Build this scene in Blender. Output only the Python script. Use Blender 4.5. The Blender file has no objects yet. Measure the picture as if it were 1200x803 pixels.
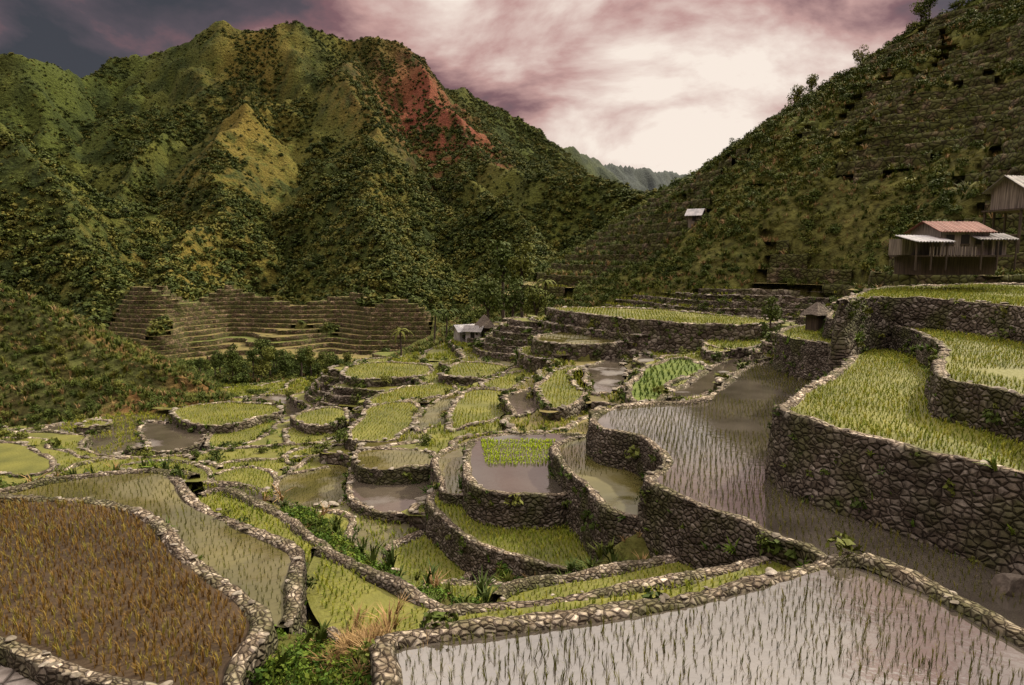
import bpy, math, random
import numpy as np
from mathutils import Vector
rng=np.random.default_rng(7); random.seed(3)
# survey helpers: terrace outlines were read off the photograph as bearings and turned into plan
# coordinates (metres) on each terrace's own level; WD does the same for a bearing + ground distance.
PITCH=math.atan(101.5/800); cP,sP=math.cos(PITCH),math.sin(PITCH)
def W(px,py,z):
    u=(px-600)/800; v=(401.5-py)/800
    dy=cP+v*sP; dz=-sP+v*cP; t=z/dz
    return (u*t,dy*t)
def WD(px,py,D):
    u=(px-600)/800; v=(401.5-py)/800
    dy=cP+v*sP; dz=-sP+v*cP; t=D/dy
    return (u*t,D,dz*t)
STEP=.78;OFF=.1
T=[
("rice",-18,[(210,478),(260,472),(318,474),(330,482),(300,492),(262,500),(225,498),(205,490)]),
("mud",-18.6,[(165,495),(215,498),(250,505),(225,525),(180,530),(165,515)]),
("rice",-18.8,[(250,500),(300,490),(330,486),(325,505),(290,522),(245,525),(240,510)]),
("rice",-17,[(-80,520),(0,518),(30,520),(60,535),(65,550),(30,558),(0,556),(-80,560)]),
("rice",-17,[(330,505),(365,495),(400,500),(410,515),(370,525),(335,522)]),
("rice",-16.5,[(335,532),(400,517),(430,521),(410,536),(350,545)]),
("rice",-16,[(255,545),(300,540),(395,535),(400,548),(330,560),(280,562)]),
("rice",-15.5,[(245,560),(290,547),(325,556),(320,575),(280,582),(250,575)]),
("rice2",-14.5,[(325,560),(400,545),(410,565),(400,610),(345,605),(325,585)]),
("rice",-15,[(130,548),(200,540),(245,550),(240,570),(180,565)]),
("rice",-16,[(340,490),(380,478),(410,480),(400,495),(360,500)]),
("rice",-14,[(430,470),(470,455),(520,450),(540,458),(500,470),(450,476)]),
("rice",-14,[(400,432),(440,425),(500,428),(500,440),(440,446),(410,445)]),
("rice",-13.5,[(405,512),(420,490),(430,477),(480,471),(495,480),(485,500),(470,515),(430,518)]),
("rice2",-13,[(485,508),(490,485),(515,466),(540,460),(532,480),(520,502)]),
("rice",-13,[(515,440),(540,425),(590,428),(610,435),(560,443)]),
("rice",-12,[(560,450),(600,437),(640,425),(660,432),(620,450),(590,460)]),
("rice",-12,[(520,505),(530,475),(545,459),(590,456),(602,470),(592,490),(560,500)]),
("mud",-11.8,[(590,468),(620,455),(635,462),(630,482),(600,490)]),
("rice",-11,[(630,450),(650,435),(680,430),(692,455),(675,475),(640,478)]),
("rice",-11,[(605,410),(640,405),(690,412),(665,422),(620,420)]),
("mud",-10.5,[(665,440),(700,425),(730,420),(735,440),(720,460),(690,462)]),
("rice",-9.8,[(755,408),(780,397),(820,395),(835,405),(840,418),(790,425),(765,420)]),
("rice2",-9.3,[(625,395),(700,385),(740,392),(730,402),(660,405)]),
("grass",-9.5,[(735,470),(745,440),(770,425),(800,420),(830,432),(790,450),(775,470)]),
("mud",-9,[(780,465),(800,450),(845,425),(875,420),(870,440),(820,468)]),
("rice",-8.8,[(820,400),(850,385),(905,380),(915,395),(900,405),(860,410)]),
("rice",-8.3,[(620,374),(700,370),(780,378),(820,388),(780,395),(700,388)]),
("rice",-7,[(640,362),(750,362),(850,370),(915,378),(850,382),(740,375)]),
("rice",-13.1,[(450,650),(480,630),(510,622),(535,650),(560,672),(520,715),(480,700)]),
("mud",-12.8,[(410,552),(450,548),(500,555),(507,575),(490,600),(455,605),(415,590),(405,570)]),
("rice",-12.2,[(500,682),(560,680),(620,690),(600,735),(520,735),(490,710)]),
("rice2",-12,[(415,530),(450,525),(505,528),(510,545),(460,552),(415,548)]),
("rice2",-11.3,[(510,535),(545,520),(570,515),(560,540),(560,575),(520,580),(512,560)]),
("rice",-11.8,[(500,585),(530,562),(600,560),(700,590),(780,640),(700,668),(690,674),(640,668),(590,654),(545,637),(515,610)]),
("seedbed",-10.4,[(553,518),(600,508),(690,512),(680,535),(665,560),(665,580),(600,584),(560,577),(545,560),(542,540)]),
("rice2",-9.5,[(645,525),(680,512),(720,510),(800,580),(830,635),(765,615),(722,604),(700,590),(680,565),(660,550)]),
("rice",-10,[(590,692),(700,670),(790,652),(880,652),(880,690),(740,725),(640,740),(585,725)]),
("rice",-8.6,[(505,722),(640,702),(760,682),(850,665),(905,655),(960,680),(800,735),(640,765),(540,780)]),
("water",-8,[(697,485),(720,478),(760,474),(815,472),(835,462),(860,440),(880,428),(920,425),(960,428),(1010,435),(1000,520),(1100,560),(1300,640),(1500,720),(1400,880),(1200,785),(1060,705),(985,672),(940,645),(880,620),(830,600),(775,578),(752,562),(772,548),(775,535),(750,515),(710,507),(690,497)]),
("rice",-9.5,[(235,580),(260,575),(330,600),(378,632),(392,655),(380,700),(320,700),(230,640),(200,600)]),
("rice",-9.2,[(368,645),(420,662),(490,698),(530,716),(530,760),(470,775),(390,755),(350,700)]),
("rice2",-8.5,[(-300,600),(-100,585),(0,577),(60,564),(130,554),(190,551),(215,565),(235,590),(290,615),(345,640),(356,668),(340,740),(240,700),(100,640),(0,640),(-300,660)]),
("path",-7.75,[(-400,735),(-100,738),(0,755),(60,780),(130,803),(230,822),(260,900),(100,980),(-400,980)]),
("brown",-7.5,[(-400,575),(-200,580),(0,584),(80,584),(140,592),(190,610),(230,650),(272,685),(310,715),(318,740),(292,780),(270,835),(130,815),(60,792),(0,768),(-100,745),(-400,745)]),
("water",-7,[(455,748),(640,724),(800,700),(900,676),(985,656),(1060,676),(1200,745),(1400,850),(1400,1000),(900,980),(455,900),(445,800)]),
("rice",-5.5,[(930,384),(910,392),(950,402),(998,410),(985,430),(925,468),(903,482),(960,502),(1050,524),(1200,560),(1500,640),(1500,460),(1200,400),(1000,380)]),
("rice",-4.2,[(965,374),(1020,380),(1070,390),(1100,412),(1095,440),(1150,456),(1200,468),(1450,530),(1450,400),(1200,375),(1000,366)]),
("rice",-2.5,[(985,354),(1040,350),(1120,354),(1200,361),(1450,385),(1450,338),(1200,334),(1040,338)]),
]
def catmull(P,n=8):
    P=np.array(P,float);N=len(P);out=[]
    for i in range(N):
        p0,p1,p2,p3=P[i-1],P[i],P[(i+1)%N],P[(i+2)%N]
        for k in range(n):
            t=k/n
            out.append(.5*((2*p1)+(-p0+p2)*t+(2*p0-5*p1+4*p2-p3)*t*t+(-p0+3*p1-3*p2+p3)*t**3))
    return np.array(out)
def resample(P,ds,*extra):
    Q=np.vstack([P,P[:1]]);L=np.r_[0,np.cumsum(np.linalg.norm(np.diff(Q,axis=0),axis=1))]
    n=max(12,int(L[-1]/ds));s=np.linspace(0,L[-1],n,endpoint=False)
    R=np.c_[np.interp(s,L,Q[:,0]),np.interp(s,L,Q[:,1])]
    if extra: return R,s,[np.interp(s,L,np.r_[e,e[:1]]) for e in extra]
    return R
def normals(R):
    tg=np.roll(R,-1,0)-np.roll(R,1,0);tg/=np.linalg.norm(tg,axis=1)[:,None]+1e-9
    return np.c_[tg[:,1],-tg[:,0]]
def pip(x,y,P):
    ins=np.zeros(x.shape,bool);n=len(P);j=n-1
    for i in range(n):
        xi,yi=P[i];xj,yj=P[j]
        if yi!=yj:
            c=((yi>y)!=(yj>y))&(x<(xj-xi)*(y-yi)/(yj-yi)+xi); ins^=c
        j=i
    return ins
def hsh(a,b,seed):
    n=(a*374761393+b*668265263+seed*1446653)&0xffffffff
    n=((n^(n>>13))*1274126177)&0xffffffff
    return ((n^(n>>16))&0xffff)/65535.
def vnoise(x,y,seed):
    ix=np.floor(x).astype(np.int64);iy=np.floor(y).astype(np.int64);fx=x-ix;fy=y-iy
    fx=fx*fx*(3-2*fx);fy=fy*fy*(3-2*fy);h=lambda a,b:hsh(a,b,seed)
    return (h(ix,iy)*(1-fx)+h(ix+1,iy)*fx)*(1-fy)+(h(ix,iy+1)*(1-fx)+h(ix+1,iy+1)*fx)*fy
def fbm(x,y,s,o=4,seed=1):
    x=np.asarray(x,float)/s;y=np.asarray(y,float)/s;a=.5;r=0;t=0
    for i in range(o):
        r=r+a*vnoise(x+i*17.3,y-i*9.1,seed+i);t+=a;a*=.5;x=x*2.03;y=y*2.03
    return r/t
def ss(a,b,x): t=np.clip((x-a)/(b-a),0,1);return t*t*(3-2*t)

terr=[]
for k,z,pp in T:
    D0=np.mean([W(a,b,z)[1] for a,b in pp])
    if D0>40 and z<-5.6: z=round((z-OFF)/STEP)*STEP+OFF+.03
    P=np.array([W(a,b,z) for a,b in pp]); C=catmull(P)
    D=np.mean(P[:,1]); ds=float(np.clip(D*.012,.22,.8)); R=resample(C,ds)
    A=.5*np.sum(R[:,0]*np.roll(R[:,1],-1)-np.roll(R[:,0],-1)*R[:,1])
    if A<0:R=R[::-1]
    # hand-built irregularity of the outline
    R=R+normals(R)*((fbm(R[:,0],R[:,1],3.5,3,901)-.5)*min(1.2,.02*D))[:,None]
    terr.append(dict(kind=k,z=z,P=R,n=normals(R),D=D,ds=ds,ctrl=P))
# ---------------- terrain ----------------
def lines(lo,hi,k,m):
    a=[0.]
    while a[-1]<hi:a.append(a[-1]+max(m,k*abs(a[-1])))
    b=[0.]
    while b[-1]>lo:b.append(b[-1]-max(m,k*abs(b[-1])))
    return np.array(b[::-1][:-1]+a)
gx=lines(-1100,1000,.010,.5);gy=lines(-40,2200,.0045,.5)
X,Y=np.meshgrid(gx,gy)
A=ss(120,500,Y)*30
wx=X+(fbm(X,Y,90,4,11)-.5)*2*A; wy=Y+(fbm(X,Y,90,4,21)-.5)*2*A
ridg=1-np.abs(2*fbm(X,Y,60,4,31)-1)
rid2=1-np.abs(2*fbm(X,Y,24,3,36)-1)
def ridge(pts,s,gul=0):
    P=[WD(*p) for p in pts];val=np.full(X.shape,-1e9);dm=np.full(X.shape,1e9)
    for a,b in zip(P[:-1],P[1:]):
        dx,dy=b[0]-a[0],b[1]-a[1];t=np.clip(((wx-a[0])*dx+(wy-a[1])*dy)/(dx*dx+dy*dy),0,1)
        d=np.hypot(wx-a[0]-t*dx,wy-a[1]-t*dy);h=a[2]+t*(b[2]-a[2])
        val=np.maximum(val,h-s*d);dm=np.minimum(dm,d)
    if gul: val=val-(1-ridg)*np.clip(dm*.55,0,gul)-(1-rid2)*np.clip(dm*.3,0,gul*.4)
    return val,dm
G=np.where(Y<250,-12-.1*Y,-37.)
G=np.where(Y<0,-12,G)
sky_r,d0=ridge([(-500,-20,600),(-200,40,640),(0,65,650),(60,85,720),(90,95,740),(140,75,780),(200,62,800),(240,36,800),(258,22,800),(275,35,800),(300,31,800),(345,24,800),(370,37,810),(400,46,820),(440,41,830),(475,52,850),(520,100,900),(545,106,930),(590,130,960),(640,163,1000),(700,190,1200),(760,198,1400),(800,201,1500),(830,218,1500),(1000,260,1500)],.92,40)
s1,d1=ridge([(298,60,790),(290,105,700),(278,150,610),(258,200,520),(222,270,400),(192,330,310),(180,380,250)],.78,32)
s2,d2=ridge([(475,55,850),(508,112,740),(565,182,640),(620,206,560),(700,213,500),(755,232,450),(800,262,400)],.78,24)
s3,d3=ridge([(400,48,820),(425,150,600),(440,240,450),(450,320,330)],.76,32)
s4,d4=ridge([(-300,40,440),(0,135,420),(60,220,370),(110,300,320),(140,350,285)],.82,18)
s5,d5=ridge([(200,66,800),(185,150,640),(150,225,520),(130,280,430)],.85,22)
s6,d6=ridge([(520,102,900),(560,220,560),(620,290,400),(640,330,320)],.68,18)
ft,d7=ridge([(140,338,292),(200,350,276),(260,340,296),(330,352,278),(400,344,292),(450,356,274),(500,366,268)],.55,0)
lh,d8=ridge([(-500,180,130),(-200,262,118),(0,335,108),(60,368,104),(120,410,100),(230,452,98)],.6,3)
lh2,d9=ridge([(-200,420,90),(20,452,88),(110,446,86),(200,462,84),(235,475,82)],.7,0)
rh,dr=ridge([(600,372,235),(680,322,225),(760,262,215),(815,220,208),(860,186,198),(905,150,188),(930,130,180),(1010,86,165),(1060,50,158),(1100,20,152),(1200,-30,140),(1500,-120,130),(1900,-200,120)],.62,4)
rh2,dr2=ridge([(1200,-30,140),(1225,100,95),(1215,215,66),(1135,290,52)],.6,2)
rh3,dr3=ridge([(1800,60,58),(1450,150,62),(1215,215,66)],.6,2)
rh4,_=ridge([(625,358,108),(700,348,104),(800,343,94),(900,344,82),(965,347,66)],.42,0)
rh5,_=ridge([(640,335,135),(740,292,132),(840,258,135),(960,200,142),(1100,110,145)],.5,1)
rh6,_=ridge([(760,338,98),(850,290,112),(960,230,122),(1100,130,130)],.5,1)
mount=np.maximum.reduce([sky_r,s1,s2,s3,s4,s5,s6,ft])
right=np.maximum.reduce([rh,rh2,rh3,rh4,rh5,rh6])
mount+= (fbm(X,Y,30,5,41)-.5)*ss(250,500,Y)*18
right+=(fbm(X,Y,22,4,51)-.5)*7*ss(60,110,Y)
left=np.maximum(lh,lh2)+(fbm(X,Y,10,4,52)-.5)*2.5
G=np.maximum.reduce([G+(fbm(X,Y,30,4,61)-.5)*5,mount,right,left])
isright=(right>=G-.01);isleft=(left>=G-.01)&(Y<180)&(X<0)
mF=ss(-165,-150,X+ (fbm(X,Y,12,2,71)-.5)*14)*(1-ss(-36,-26,X))*ss(208,218,Y)*(1-ss(298,306,Y))*(1-ss(-12,-8,G))
mF=np.where(ft>=mount-5,mF,0)*(fbm(X,Y,26,3,72)>.27)
near=(Y<135)&(Y>-40)&(np.abs(X)<110)
cx=np.concatenate([t['ctrl'] for t in terr]);cz=np.concatenate([np.full(len(t['ctrl']),t['z']-.1) for t in terr])
ix=np.where(near.ravel())[0];xf=X.ravel()[ix];yf=Y.ravel()[ix];Hn=np.zeros(len(ix));Dn=np.zeros(len(ix))
for c in range(0,len(ix),20000):
    d2_=(xf[c:c+20000,None]-cx[None,:,0])**2+(yf[c:c+20000,None]-cx[None,:,1])**2+.3
    w=d2_**-1.8;Hn[c:c+20000]=(w@cz)/w.sum(1);Dn[c:c+20000]=np.sqrt(d2_.min(1))
sig=5+.08*np.clip(yf,0,120)
w=np.exp(-(Dn/sig)**2)
H=G.ravel().copy();H[ix]=w*Hn+(1-w)*H[ix];H=H.reshape(X.shape)
Wn=np.zeros(X.size);Wn[ix]=w;Wn=Wn.reshape(X.shape)
top=np.full(X.shape,-1e9);low=np.full(X.shape,1e9)
for t in terr:
    P=t['P'];m=(X>P[:,0].min())&(X<P[:,0].max())&(Y>P[:,1].min())&(Y<P[:,1].max())
    idx=np.where(m.ravel())[0]
    ins=pip(X.ravel()[idx],Y.ravel()[idx],P);ii=idx[ins]
    tr=top.ravel();tr[ii]=np.maximum(tr[ii],t['z']);lr=low.ravel();lr[ii]=np.minimum(lr[ii],t['z'])
inside=top>-1e8
def minf(A_,r):
    M=A_.copy()
    for a in range(-r,r+1):
        for b in range(-r,r+1): M=np.minimum(M,np.roll(np.roll(A_,a,0),b,1))
    return M
S=H.copy()+ (fbm(X,Y,9,3,171)-.5)*1.8*ss(30,50,Y)+.3
for _ in range(2): S=(S+np.roll(S,1,0)+np.roll(S,-1,0)+np.roll(S,1,1)+np.roll(S,-1,1))/5
mA=(Y>27)&(Y<126)&(X>-74)&(X<42)&(~isleft)&((~isright)|(Wn>.45)|((rh4>=right-1)&(Y<112)))&(H<-4.3)&(H>-27)&(X>-2.0*Y+20)
S1=np.where(mA,np.minimum(S,low-.35),-1e4)
mB=mF>.5
S2=np.where(mB,H+(fbm(X,Y,25,2,73)-.5)*9+(fbm(X,Y,9,2,74)-.5)*2.5,-1e4)
mC=isright&(~mA)&(fbm(X,Y,20,3,81)>.49)&(Y>48)&(Y<190)&(X<150)&(~inside)&(H>-8)&(np.hypot(X-31,Y-50)>9)
S3=np.where(mC,S+(fbm(X,Y,7,2,83)-.5)*1.8,-1e4)
autos=[]
gy_i=lambda y:np.clip(np.searchsorted(gy,y)-1,0,len(gy)-2);gx_i=lambda x:np.clip(np.searchsorted(gx,x)-1,0,len(gx)-2)
def at_(A,x,y):return A[gy_i(y),gx_i(x)]
tread=np.full(X.shape,-1e9)
def contour(S,lev,step):
    in_=S>lev; c=in_[:-1,:-1].astype(int)+in_[:-1,1:]*2+in_[1:,1:]*4+in_[1:,:-1]*8
    js,is_=np.where((c>0)&(c<15));adj={};pt={};V=[];F=[];vid={}
    def ep(key):
        if key in pt:return
        k,j,i=key
        j2,i2=(j,i+1) if k=='h' else (j+1,i)
        a,b=S[j,i],S[j2,i2];t=.5 if min(a,b)<-900 else float(np.clip((lev-a)/(b-a),.02,.98))
        pt[key]=(gx[i]+(gx[i2]-gx[i])*t,gy[j]+(gy[j2]-gy[j])*t,1. if min(a,b)<-900 else 0.)
    def vi(key):
        if key not in vid:
            vid[key]=len(V)
            V.append((pt[key][0],pt[key][1],lev) if key[0]!='n' else (gx[key[2]],gy[key[1]],lev))
        return vid[key]
    SEG={1:'lb',2:'br',3:'lr',4:'rt',5:'lbrt',6:'bt',7:'lt',8:'tl',9:'tb',10:'brtl',11:'tr',12:'rl',13:'rb',14:'bl'}
    for j,i in zip(js.tolist(),is_.tolist()):
        v=int(c[j,i]);E_={'b':('h',j,i),'r':('v',j,i+1),'t':('h',j+1,i),'l':('v',j,i)};sg=SEG[v]
        for q in sg:ep(E_[q])
        for q in range(0,len(sg),2):
            a,b=E_[sg[q]],E_[sg[q+1]];adj.setdefault(a,[]).append(b);adj.setdefault(b,[]).append(a)
        poly=[]
        for bit,nk,e in((1,('n',j,i),'b'),(2,('n',j,i+1),'r'),(4,('n',j+1,i+1),'t'),(8,('n',j+1,i),'l')):
            if v&bit:poly.append(vi(nk))
            if e in sg:poly.append(vi(E_[e]))
        if len(poly)>2:F.append(tuple(poly))
    mn=np.minimum.reduce([S[:-1,:-1],S[:-1,1:],S[1:,1:],S[1:,:-1]])
    js,is_=np.where((c==15)&(mn<lev+step+.2))
    for j,i in zip(js.tolist(),is_.tolist()):F.append((vi(('n',j,i)),vi(('n',j,i+1)),vi(('n',j+1,i+1)),vi(('n',j+1,i))))
    loops=[];seen=set()
    for k0 in list(adj):
        if k0 in seen:continue
        lp=[k0];seen.add(k0);cur=k0
        while True:
            nx_=[q for q in adj[cur] if q not in seen]
            if not nx_:break
            cur=nx_[0];seen.add(cur);lp.append(cur)
        if len(lp)>=10:loops.append(np.array([pt[q] for q in lp]))
    return loops,V,F
def make_auto(S,step,off,kinds):
    k0=math.floor((S[S>-900].min()-off)/step);k1=math.ceil((S.max()-off)/step)
    tr=np.where(S>-900,np.floor((S-off)/step)*step+off,-1e9)
    tread[:]=np.maximum(tread,tr)
    for k in range(k0,k1+1):
        lev=k*step+off; L,V,F=contour(S,lev,step)
        out=[]
        for q in L:
            P=q[:,:2].copy();bf=q[:,2]
            for _ in range(3):P=(P*2+np.roll(P,1,0)+np.roll(P,-1,0))/4
            D=P[:,1].mean();ds=float(np.clip(D*.009,.4,1.5))
            R,s_,(bf,)=resample(P,ds,bf)
            if s_[-1]<7:continue
            nr=normals(R)
            a=at_(S,R[:,0]+nr[:,0]*.9,R[:,1]+nr[:,1]*.9);b=at_(S,R[:,0]-nr[:,0]*.9,R[:,1]-nr[:,1]*.9)
            if np.median(np.clip(a,-100,1e3)-np.clip(b,-100,1e3))>0:R=R[::-1];bf=bf[::-1];nr=normals(R)
            out.append(dict(P=R,n=nr,z=lev,D=D,ds=ds,border=bf>.4))
        if F:autos.append(dict(z=lev,loops=out,kind=random.choice(kinds),step=step,V=V,F=F))
make_auto(S1,STEP,OFF,['rice','rice3','rice2','rice','rice','mud','rice'])
NA=len(autos)
make_auto(S2,1.6,0,['hayfield','grassy','hayfield'])
NB=len(autos)
make_auto(S3,1.9,.1,['grassy','hayfield','hayfield'])
tmin=np.where(tread>-1e8,tread-.4,1e9);Mt=minf(tmin,1)
H+=np.where(near,(fbm(X,Y,2.5,3,91)-.5)*.5,0)
H=np.where(tread>-1e8,np.minimum(tmin,Mt),H)
Hp=np.where(inside,top-.4,1e9);M=minf(Hp,2)
H=np.where(inside,np.minimum(Hp,M),np.minimum(H,M))
cam_m=-2.0-.95*np.hypot(X,np.clip(Y+2.5,0,99))+ (fbm(X,Y,1.5,3,95)-.5)*.4
H=np.maximum(H,np.where(inside,-99,cam_m))
TF=np.where(tread>-1e8,tread,H);TF=np.where(inside,top,TF)
def bil(A,x,y):
    x=np.asarray(x,float);y=np.asarray(y,float);i=gx_i(x);j=gy_i(y)
    fx=np.clip((x-gx[i])/(gx[i+1]-gx[i]),0,1);fy=np.clip((y-gy[j])/(gy[j+1]-gy[j]),0,1)
    return (A[j,i]*(1-fx)+A[j,i+1]*fx)*(1-fy)+(A[j+1,i]*(1-fx)+A[j+1,i+1]*fx)*fy
sampH=lambda x,y:bil(H,x,y)
def c(*v):return np.array(v)[None,None,:]
n1=fbm(X,Y,70,5,101)[...,None];n2=fbm(X,Y,14,4,111)[...,None];n3=fbm(X,Y,4,3,121)[...,None]
green=c(.052,.068,.014);dgreen=c(.026,.038,.010);yel=c(.16,.115,.026);brn=c(.085,.05,.024);red=c(.19,.055,.038);lg=c(.090,.10,.020)
col=dgreen*(1-ss(.35,.6,n2))+green*ss(.35,.6,n2)
col=col*(1-ss(.5,.65,n1)*.6)+lg*ss(.5,.65,n1)*.6
E=lambda a:a[...,None]
n4=.3*n2+.3*n1+.4*n3
yz=E(np.exp(-(d1/45)**2)*ss(200,300,Y))*ss(.36,.60,n4)*.7  # yellow ground along the spur, its warm sunlit look painted into the colour
yz=np.maximum(yz,E(np.exp(-(d3/25)**2)*ss(300,400,Y))*ss(.42,.62,n4)*.5)
yz=np.maximum(yz,E(ss(200,230,Y)*(1-ss(-20,30,H))*(Y<360)*(X<-20))*ss(.42,.62,n4)*.5)
col=col*(1-yz)+yel*yz
rz=E(np.exp(-(np.hypot(X-WD(490,100,770)[0],(Y-770)*.6)/52)**2)+.9*np.exp(-(np.hypot(X-WD(548,165,700)[0],(Y-690)*.6)/48)**2))*ss(.30,.52,n4)
rz=np.clip(rz,0,1)*.85;col=col*(1-rz)+red*rz
rm=E(isright.astype(float));col=col*(1-rm)+rm*(c(.045,.064,.013)*(1-n2)+c(.11,.11,.026)*n2)
nz=E(np.where(near,1,0))*E(1-ss(90,130,Y))
nc=c(.05,.056,.015)*(1-n3)+c(.11,.10,.03)*n3
col=col*(1-nz*.7)+nc*nz*.7
lz=E(isleft.astype(float))*.85
col=col*(1-lz)+lz*(c(.15,.08,.032)*ss(.35,.65,n2)+c(.055,.064,.02)*(1-ss(.35,.65,n2)))
hz=E(ss(950,1300,Y))*.85;col=col*(1-hz)+c(.075,.09,.095)*hz  # blue-grey distance haze painted into the ground colour of the far ridge
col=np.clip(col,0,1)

def np_mesh(name,V,F,mats,parent=None,smooth=True,mi=None):
    me=bpy.data.meshes.new(name);V=np.asarray(V,np.float32);F=np.asarray(F,np.int32);k=F.shape[1]
    me.vertices.add(len(V));me.vertices.foreach_set('co',V.ravel());me.loops.add(F.size);me.loops.foreach_set('vertex_index',F.ravel())
    me.polygons.add(len(F));me.polygons.foreach_set('loop_start',np.arange(0,F.size,k,dtype=np.int32));me.polygons.foreach_set('loop_total',np.full(len(F),k,dtype=np.int32))
    me.update(calc_edges=True);me.polygons.foreach_set('use_smooth',np.full(len(F),smooth))
    if mi is not None:me.polygons.foreach_set('material_index',np.asarray(mi,np.int32))
    for m in mats:me.materials.append(m)
    ob=bpy.data.objects.new(name,me);bpy.context.scene.collection.objects.link(ob)
    if parent:ob.parent=parent
    return ob
def mesh_obj(name,verts,faces,mat=None,parent=None,smooth=False,link=True):
    me=bpy.data.meshes.new(name);me.from_pydata([tuple(map(float,v)) for v in verts],[],faces);me.update()
    if smooth: me.polygons.foreach_set('use_smooth',[True]*len(me.polygons))
    ob=bpy.data.objects.new(name,me)
    if mat:
        for m in (mat if isinstance(mat,list) else [mat]): me.materials.append(m)
    if link: bpy.context.scene.collection.objects.link(ob)
    if parent: ob.parent=parent
    return ob
# ---------------- materials ----------------
def mat(name):
    m=bpy.data.materials.new(name);m.use_nodes=True;nt=m.node_tree
    return m,nt,nt.nodes['Principled BSDF']
def nd(nt,t,**k):
    n=nt.nodes.new(t)
    for a,b in k.items(): setattr(n,a,b)
    return n
def ramp(nt,fac,stops):
    r=nd(nt,'ShaderNodeValToRGB');cr=r.color_ramp
    while len(cr.elements)<len(stops):cr.elements.new(.5)
    for e,(p,cc) in zip(cr.elements,stops):e.position=p;e.color=(*cc,1)
    nt.links.new(fac,r.inputs[0]);return r.outputs[0]
def noise(nt,scale,detail=4,coord=None,typ='ShaderNodeTexNoise'):
    n=nd(nt,typ);n.inputs['Scale'].default_value=scale
    if 'Detail' in n.inputs:n.inputs['Detail'].default_value=detail
    if coord is None:
        g=nd(nt,'ShaderNodeNewGeometry');coord=g.outputs['Position']
    nt.links.new(coord,n.inputs['Vector']);return n
def bump(nt,b,h,dist,st=1):
    n=nd(nt,'ShaderNodeBump');n.inputs['Distance'].default_value=dist;n.inputs['Strength'].default_value=st
    nt.links.new(h,n.inputs['Height']);nt.links.new(n.outputs[0],b.inputs['Normal'])
def mulc(nt,a,b,f=1.,bt='MULTIPLY'):
    m=nd(nt,'ShaderNodeMix',data_type='RGBA',blend_type=bt)
    if isinstance(f,float): m.inputs[0].default_value=f
    else: nt.links.new(f,m.inputs[0])
    for s,i in ((a,6),(b,7)):
        if isinstance(s,tuple): m.inputs[i].default_value=(*s,1)
        else: nt.links.new(s,m.inputs[i])
    return m.outputs[2]
mg,nt,b=mat('hillside_ground');at=nd(nt,'ShaderNodeAttribute',attribute_name='Col')
n=noise(nt,.9,6);nn=ramp(nt,n.outputs[0],[(.3,(.4,.4,.4)),(.7,(1.55,1.55,1.55))])
nt.links.new(mulc(nt,at.outputs[0],nn),b.inputs['Base Color']);b.inputs['Roughness'].default_value=.95;b.inputs['Specular IOR Level'].default_value=.1
nb=noise(nt,.35,6);bump(nt,b,nb.outputs[0],3.,.9)
def foliage(name,c1,c2,c3):
    m,nt,b=mat(name);oi=nd(nt,'ShaderNodeObjectInfo')
    n=noise(nt,.03,2,oi.outputs['Location']);ad=nd(nt,'ShaderNodeMath',operation='MULTIPLY_ADD');ad.inputs[1].default_value=.45
    s2=nd(nt,'ShaderNodeMath',operation='MULTIPLY');s2.inputs[1].default_value=.55
    nt.links.new(oi.outputs['Random'],ad.inputs[0]);nt.links.new(n.outputs[0],s2.inputs[0])
    nt.links.new(s2.outputs[0],ad.inputs[2])
    col=ramp(nt,ad.outputs[0],[(.25,c1),(.5,c2),(.78,c3)])
    nt.links.new(col,b.inputs['Base Color']);b.inputs['Roughness'].default_value=.7;b.inputs['Specular IOR Level'].default_value=.15
    return m
m_leaf=foliage('forest_leaves',(.034,.053,.010),(.064,.088,.015),(.15,.14,.026))
m_leafr=foliage('shrub_leaves',(.034,.056,.009),(.066,.094,.015),(.14,.145,.025))
m_rice=foliage('rice_leaves',(.13,.18,.016),(.23,.27,.024),(.35,.32,.04))
m_rice2=foliage('rice_seedling_leaves',(.07,.075,.014),(.12,.13,.02),(.20,.18,.03))
m_brown=foliage('ripening_rice_leaves',(.13,.072,.017),(.21,.13,.028),(.22,.23,.038))
m_seed=foliage('nursery_seedlings',(.30,.42,.015),(.40,.52,.02),(.45,.54,.03))
m_dry=foliage('dry_grass_blades',(.20,.13,.05),(.30,.20,.09),(.38,.27,.14))
m_grass=foliage('green_grass_blades',(.04,.085,.010),(.08,.14,.014),(.15,.18,.02))
mb,nt,b=mat('bark');b.inputs['Base Color'].default_value=(.06,.045,.035,1);b.inputs['Roughness'].default_value=.9
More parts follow.
